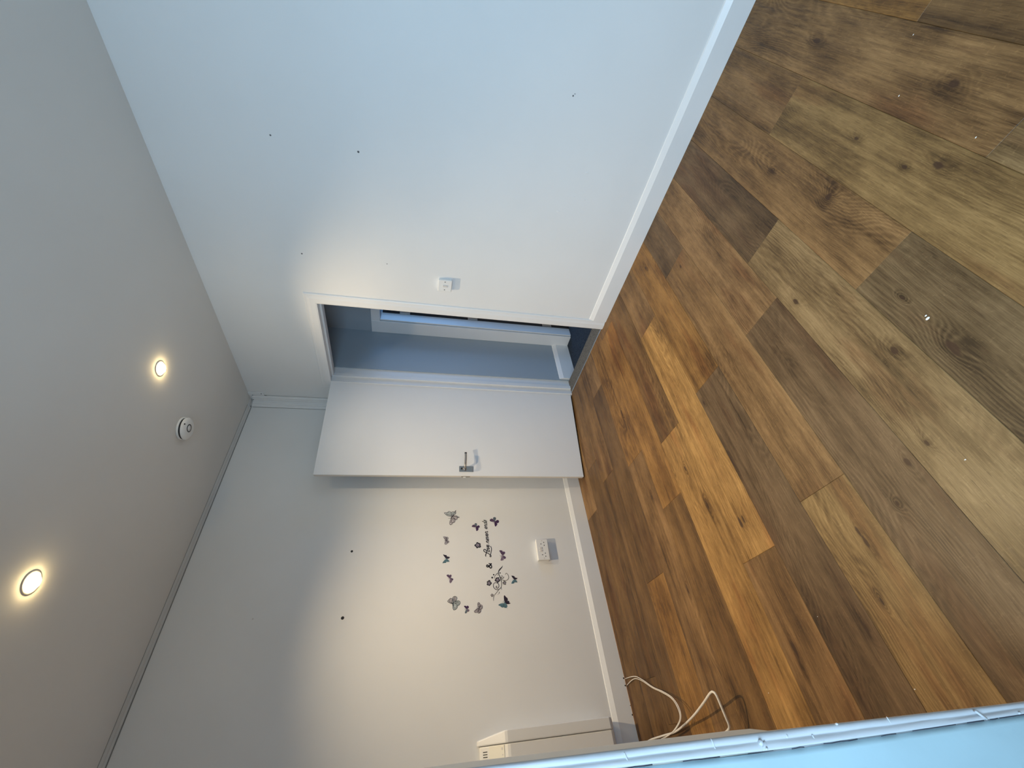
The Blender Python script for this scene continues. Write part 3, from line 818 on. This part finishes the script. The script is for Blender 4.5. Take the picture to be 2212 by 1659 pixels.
A1, A2, A3 = (950, 1095, 18.43), (950, 1190, 20.74), (960, 1280, 24.58)
A4, A5, A6, A7 = (1010, 1110, 20.74), (1070, 1180, 11.44), (1040, 1210, 17.46), (1030, 1115, 13.825)
GB = 'butterfly wall stickers'
def butterfly(label, z, wings, mats, line=None, lw=0.9):
    """wings: forewing right, hindwing right, hindwing left, forewing left (as the viewer sees them)"""
    W4 = [[wp(z, p) for p in w] for w in wings]
    root = (W4[0][0]+W4[1][0]+W4[2][0]+W4[3][0])/4
    o = empty('butterfly_sticker', (0, root.x, root.y)); tag(o, label, 'wall sticker', GB)
    names = ['forewing', 'hindwing', 'hindwing', 'forewing']
    for i, (w, m) in enumerate(zip(W4, mats)):
        c = [Vector((p.x, p.y)) for p in catmull([(p.x, p.y, 0) for p in w], 4, True)]
        x1 = 0.0006+0.0001*i
        fw_ = slab(names[i], c, m, o, 0.0001, x1, root)
        if line is not None:
            ribbon('vein', c, lw*PXM*0.62, line, fw_, 0.0002, x1+0.0003, root, True)
            tip = max(c, key=lambda p: (p-root).length); base = w[0]
            cen = sum(c, Vector((0, 0)))/len(c)
            inner = [cen+(p-cen)*0.55 for p in c]
            ribbon('vein', inner, lw*PXM*0.36, line, fw_, 0.0002, x1+0.0003, root, True)
            ribbon('vein', [base+(tip-base)*t for t in (0, .35, .7)], lw*PXM*0.45, line, fw_, 0.0002, x1+0.0003, root)
    head = (W4[0][0]+W4[3][0])/2; tail = (W4[1][0]+W4[2][0])/2
    d = (head-tail); d = d.normalized() if d.length > 1e-6 else Vector((0, 1))
    size = max((p-root).length for w in W4 for p in w)
    bl = size*0.28
    body = [root-d*bl, root-d*bl*0.4, root+d*bl*0.3, root+d*bl]
    bmat = line or mats[3]
    b = ribbon('body', body, [size*.02, size*.09, size*.11, size*.04], bmat, o, 0.0003, 0.0013, root)
    m = Vector((-d.y, d.x))
    for s in (-1, 1):
        ribbon('antenna', [root+d*bl*0.9, root+d*bl*1.3+m*s*size*.10, root+d*bl*1.55+m*s*size*.2], size*.028, bmat, o, 0.0002, 0.0009, root)
    return o
PALE4 = [C_PALE]*4
butterfly('large grey outline butterfly sticker nearest the door, tilted', A1,
  [[(470,370),(400,375),(300,350),(215,285),(180,240),(230,225),(300,225),(350,180),(410,190),(450,240),(475,300)],
   [(490,375),(460,230),(510,195),(570,200),(605,195),(625,150),(645,155),(620,200),(645,235),(620,280),(570,330)],
   [(530,370),(600,360),(670,355),(710,395),(765,405),(765,430),(715,425),(695,450),(680,500),(640,515),(590,470),(540,430)],
   [(490,440),(560,470),(610,520),(600,580),(570,625),(530,620),(490,680),(430,715),(395,680),(395,610),(410,550),(450,480)]],
  [C_PALEB, C_PALEB, C_PALE, C_PALE], C_LINE, 1.3)
butterfly('small pale outline butterfly sticker, second in the top row from the door', A1,
  [[(250,1325),(190,1270),(140,1195),(200,1180),(245,1210),(260,1270)], [(265,1320),(250,1220),(290,1200),(335,1235),(320,1290),(290,1330)],
   [(275,1355),(330,1350),(370,1385),(350,1420),(310,1435),(280,1400)], [(230,1345),(270,1370),(300,1430),(280,1480),(230,1495),(195,1470),(210,1400)]],
  PALE4, C_LINE, 1.0)
butterfly('half dark plum half teal butterfly sticker in the top row', A2,
  [[(290,345),(215,270),(150,175),(190,165),(235,195),(280,185),(315,225),(330,270),(320,330)], [(310,345),(330,270),(370,250),(420,285),(455,270),(430,320),(390,350),(330,355)],
   [(315,395),(350,390),(410,430),(430,490),(410,465),(380,490),(330,495),(310,450)], [(300,380),(240,390),(170,460),(120,540),(150,555),(190,535),(260,540),(295,500),(320,440)]],
  [C_DARK, C_DARK, C_TEAL, C_TEAL])
butterfly('plain purple butterfly sticker at the left of the top row', A2,
  [[(445,1215),(370,1180),(300,1095),(380,1060),(420,1090),(450,1150)], [(450,1210),(430,1110),(480,1065),(530,1100),(510,1160),(470,1210)],
   [(465,1230),(540,1225),(605,1255),(590,1310),(550,1325),(490,1290)], [(445,1235),(500,1270),(550,1330),(530,1400),(465,1450),(435,1390),(435,1300)]],
  [C_PUR, C_PUR, C_PUR, C_LILAC])
butterfly('large blue grey outline butterfly sticker with round wings, leftmost of the large ones', A3,
  [[(440,560),(330,560),(220,520),(175,460),(240,380),(330,305),(410,350),(430,450)], [(480,480),(430,330),(470,240),(560,200),(650,260),(655,340),(600,430),(530,500)],
   [(580,480),(680,440),(780,450),(830,520),(810,610),(760,670),(690,680),(600,590)], [(470,570),(560,560),(650,650),(685,740),(640,850),(550,910),(490,920),(450,820),(455,680)]],
  [C_PALE, C_PALE, C_PALEB, C_PALEB], C_LINEB, 1.5)
butterfly('tiny dark violet and grey butterfly sticker between two outline ones', A3,
  [[(1150,855),(1090,800),(1035,720),(1100,700),(1150,720),(1190,780),(1180,850)], [(1175,855),(1180,740),(1215,695),(1280,730),(1300,780),(1260,840)],
   [(1185,885),(1260,880),(1325,930),(1300,1000),(1240,1020),(1190,980)], [(1160,890),(1200,920),(1210,1010),(1180,1080),(1120,1105),(1085,1075),(1110,980)]],
  [C_PURD, C_PURD, C_LILAC, C_SLATE])
butterfly('pale lilac outline butterfly sticker left of the flower vine', A3,
  [[(1795,845),(1780,720),(1765,600),(1800,530),(1860,560),(1900,640),(1880,760),(1850,840)], [(1840,850),(1890,700),(1960,660),(2010,720),(2010,820),(1960,880),(1880,880)],
   [(1845,885),(1930,920),(1920,1020),(1860,1090),(1790,1080),(1780,980)], [(1800,865),(1740,850),(1650,930),(1580,1000),(1640,1060),(1740,1050),(1800,980)]],
  PALE4, C_LINE, 1.3)
butterfly('small purple and grey butterfly sticker above the word ends', A4,
  [[(385,590),(290,600),(185,570),(240,495),(310,490),(370,540)], [(395,565),(310,480),(340,425),(390,420),(425,470),(410,530)],
   [(405,585),(450,530),(510,520),(545,580),(510,625),(450,620)], [(385,605),(460,610),(490,690),(430,765),(395,760),(375,680)]],
  [C_PUR, C_SLATE, C_PURD, C_PURD])
butterfly('dark violet butterfly sticker below the word ends', A4,
  [[(1200,350),(1070,350),(990,300),(1040,225),(1120,225),(1190,290)], [(1215,335),(1140,200),(1200,145),(1270,180),(1265,260),(1230,320)],
   [(1240,355),(1300,290),(1370,280),(1410,340),(1370,410),(1290,400)], [(1210,370),(1290,390),(1330,470),(1270,560),(1230,555),(1205,460)]],
  [C_PUR, C_SLATE, C_PURD, C_PURD])
butterfly('mid purple butterfly sticker under the word Love', A5,
  [[(172,222),(130,170),(100,105),(160,105),(185,140),(185,200)], [(180,215),(185,145),(215,130),(243,160),(225,195)],
   [(185,240),(230,245),(262,280),(235,315),(200,295)], [(168,240),(200,290),(205,340),(140,355),(130,330),(150,270)]],
  [C_PUR, C_PUR, C_PUR, C_LILAC])
butterfly('small plum and teal butterfly sticker below the flower vine', A5,
  [[(475,825),(435,790),(397,730),(430,730),(470,745),(490,790)], [(480,825),(490,775),(530,785),(550,785),(525,815),(490,820)],
   [(480,838),(515,840),(535,870),(545,895),(525,880),(500,895),(480,880)], [(475,838),(430,850),(395,915),(420,925),(460,915),(480,880)]],
  [C_DARK, C_DARK, C_TEAL, C_TEAL])
butterfly('large plum and teal butterfly sticker, lowest of the group', A5,
  [[(242,1405),(215,1320),(210,1230),(230,1215),(265,1255),(300,1285),(305,1340),(265,1400)], [(252,1412),(310,1350),(340,1360),(350,1400),(380,1405),(345,1425),(310,1430),(265,1425)],
   [(250,1422),(215,1500),(240,1525),(275,1520),(295,1545),(285,1515),(300,1475),(265,1430)], [(242,1412),(160,1410),(100,1430),(75,1455),(110,1475),(170,1515),(215,1500),(240,1450)]],
  [C_DARK, C_DARK, C_TEAL, C_TEAL])

def flower(parent, org, z, cen, tips, mat_in, mat_tip, w=0.55):
    c = wp(z, cen); out = []
    for t in tips:
        q = wp(z, t); d = q-c; L = d.length; d = d/L; m = Vector((-d.y, d.x))
        poly = [c+d*L*0.05-m*L*0.06, c+d*L*0.35-m*L*w*.36, c+d*L*0.68-m*L*w*.45, c+d*L, c+d*L*0.68+m*L*w*.45, c+d*L*0.35+m*L*w*.36, c+d*L*0.05+m*L*0.06]
        pe = slab('petal', [Vector((p.x, p.y)) for p in catmull([(p.x, p.y, 0) for p in poly], 3, True)], mat_tip, parent, 0.0002, 0.0008, org)
        poly2 = [c+d*L*0.02, c+d*L*0.25-m*L*w*.22, c+d*L*0.52-m*L*w*.18, c+d*L*0.62, c+d*L*0.52+m*L*w*.18, c+d*L*0.25+m*L*w*.22]
        if pe.parent.parent is None or True:
            slab('petal_heart', poly2, mat_in, pe, 0.0003, 0.0011, org)
cfl = wp(A4, (450, 1410))
fo = empty('flower_sticker', (0, cfl.x, cfl.y)); tag(fo, 'single five petalled dark flower sticker above the word Love', 'wall sticker')
flower(fo, cfl, A4, (450, 1410), [(435, 1265), (580, 1335), (595, 1490), (420, 1545), (305, 1415)], C_PETAL, C_INK, 0.85)

# flowering vine
vo = wp(A6, (650, 850))
vine = empty('vine_sticker', (0, vo.x, vo.y)); tag(vine, 'curling dark vine sticker with small flowers and berries', 'wall sticker')
def stroke(name, pts, w0, w1, mat, z=A6, parent=None, n=6, peak=None, org=None):
    P = [wp(z, p) for p in pts]
    c = [Vector((p.x, p.y)) for p in catmull([(p.x, p.y, 0) for p in P], n)]
    L = len(c); ws = []
    for i in range(L):
        t = i/(L-1)
        w = w0+(w1-w0)*t
        if peak: w = w0*(1-t)+w1*t+peak*math.sin(math.pi*min(1, t*1.5))**2*(1 if t < .67 else 0.15)
        ws.append(max(w, 1.5)/z[2]*PXM)
    return ribbon(name, c, ws, mat, parent or vine, 0.0002, 0.0009, org or vo)
stroke('stem', [(795,205),(775,260),(720,320),(670,380),(640,450),(650,520),(680,590),(710,670)], 6, 26, C_INK, peak=26)
stroke('stem', [(710,670),(740,760),(760,860),(755,960),(740,1020),(745,1060),(765,1110)], 24, 12, C_STEM)
stroke('tendril', [(750,1010),(690,1085),(620,1115),(540,1105),(470,1040),(445,950),(480,870),(550,850),(620,880),(655,940),(650,1010),(600,1060),(550,1030),(560,985),(590,1000)], 18, 22, C_LINE)
stroke('tendril', [(650,1120),(570,1220),(490,1320),(455,1420),(455,1530)], 14, 12, C_STEM)
stroke('leaf', [(675,1190),(665,1250),(610,1300)], 5, 5, C_STEM, peak=16)
stroke('tendril', [(640,485),(560,530),(510,600),(470,635)], 18, 11, C_LINE)
stroke('tendril', [(720,690),(780,740),(860,770),(940,765),(1010,710),(1025,630),(990,540),(930,495),(895,545)], 17, 13, C_STEM)
stroke('tendril', [(720,650),(770,640),(785,600),(750,580)], 16, 16, C_STEM)
stroke('tendril', [(730,670),(800,690),(840,650),(830,630)], 14, 22, C_INK)
for px, py, r in [(460,550,25),(405,660,30),(490,670,14),(620,560,12),(700,485,22)]:
    c = wp(A6, (px, py)); rr = r/A6[2]*PXM
    slab('berry', [c+Vector((math.cos(a*math.pi/5), math.sin(a*math.pi/5)))*rr for a in range(10)], C_INK, vine, 0.0002, 0.0009, vo)
flower(vine, vo, A6, (610,740), [(540,665),(645,645),(710,772),(615,855),(500,775)], C_PETAL, C_INK, 0.88)
flower(vine, vo, A6, (285,870), [(300,750),(388,870),(310,972),(208,942),(208,803)], C_PETAL, C_INK, 0.88)
flower(vine, vo, A6, (868,858), [(860,772),(932,823),(917,928),(838,922),(798,850)], C_PETAL, C_INKG, 0.88)
flower(vine, vo, A6, (398,1320), [(390,1262),(457,1305),(442,1367),(388,1387),(343,1320)], C_PALE, C_STEM, 0.88)

# lettering
to = wp(A7, (385, 700))
tx = empty('lettering_sticker', (0, to.x, to.y)); tag(tx, 'handwritten style wall lettering reading Love never ends', 'wall sticker')
GL = {
 'n': ([(0, 0), (.17, .9), (.2, 1.0), (.16, .55), (.36, .95), (.60, 1.0), (.66, .7), (.62, .2), (.76, .02), (1.0, .3)], 1.0),
 'e': ([(0, .25), (.42, .45), (.62, .78), (.45, 1.02), (.2, .82), (.13, .38), (.34, .02), (.64, .08), (.9, .38)], .9),
 'v': ([(0, .7), (.15, 1.0), (.27, .88), (.38, .02), (.66, .45), (.78, 1.0), (.95, .86)], .95),
 'r': ([(0, .2), (.2, .9), (.28, 1.15), (.38, .92), (.64, .95), (.60, .3), (.70, .02), (.95, .3)], .95),
 'o': ([(.5, 1.0), (.15, .75), (.1, .25), (.38, 0.0), (.68, .28), (.66, .8), (.45, 1.0), (.6, .86), (.95, .9)], .95),
 'd': ([(.62, .85), (.34, 1.0), (.08, .6), (.12, .15), (.38, .02), (.68, .5), (.92, 1.85), (.76, .7), (.70, .15), (.84, .02), (1.05, .25)], 1.05),
 's': ([(0, .1), (.32, .7), (.48, 1.2), (.60, .6), (.50, .15), (.2, .0), (.04, .22)], .8)}
def word(txt, sx, sy, ux, uy, tilt, mats, lw):
    """start of the baseline in A7 picture coordinates; letters advance towards smaller picture y"""
    x = 0.0
    for ch, mt in zip(txt, mats):
        g, adv = GL[ch]
        pts = []
        for a, b in g:
            u = (x+a+0.22*b)*ux; v = b*uy
            pts.append((sx-v-u*tilt, sy-u))
        stroke('letter', pts, lw, lw*0.8, mt, A7, tx, 5, None, to)
        x += adv*0.92
stroke('letter', [(270,1205),(258,1165),(278,1120),(292,1060),(272,1012),(235,993),(205,1010),(215,1050),(262,1080),(330,1110),(385,1145),(425,1180),(420,1210),(395,1212),(390,1185),(408,1140),(425,1080),(437,1000),(430,940),(405,895)], 22, 18, C_INK, A7, tx, 5, None, to)
word('ove', 388, 1078, 84, 76, 0.085, [C_INK, C_INK, C_INK], 20)
word('never', 362, 806, 80, 72, 0.095, [C_INK, C_INK, C_INK, C_INK, C_INK], 19)
word('ends', 314, 392, 78, 72, 0.085, [C_INK, C_LINE, C_INKG, C_INKG], 18)
ao = wp(A7, (365, 1480))
am = empty('ampersand_sticker', (0, ao.x, ao.y)); tag(am, 'bold dark ampersand wall sticker left of the word Love', 'wall sticker')
stroke('stroke', [(425,1402),(422,1438),(382,1480),(337,1515),(302,1510),(292,1482),(312,1460),(350,1480),(378,1522),(408,1550),(438,1535),(440,1492),(402,1440),(358,1408)], 34, 26, C_INK, A7, am, 6, None, ao)
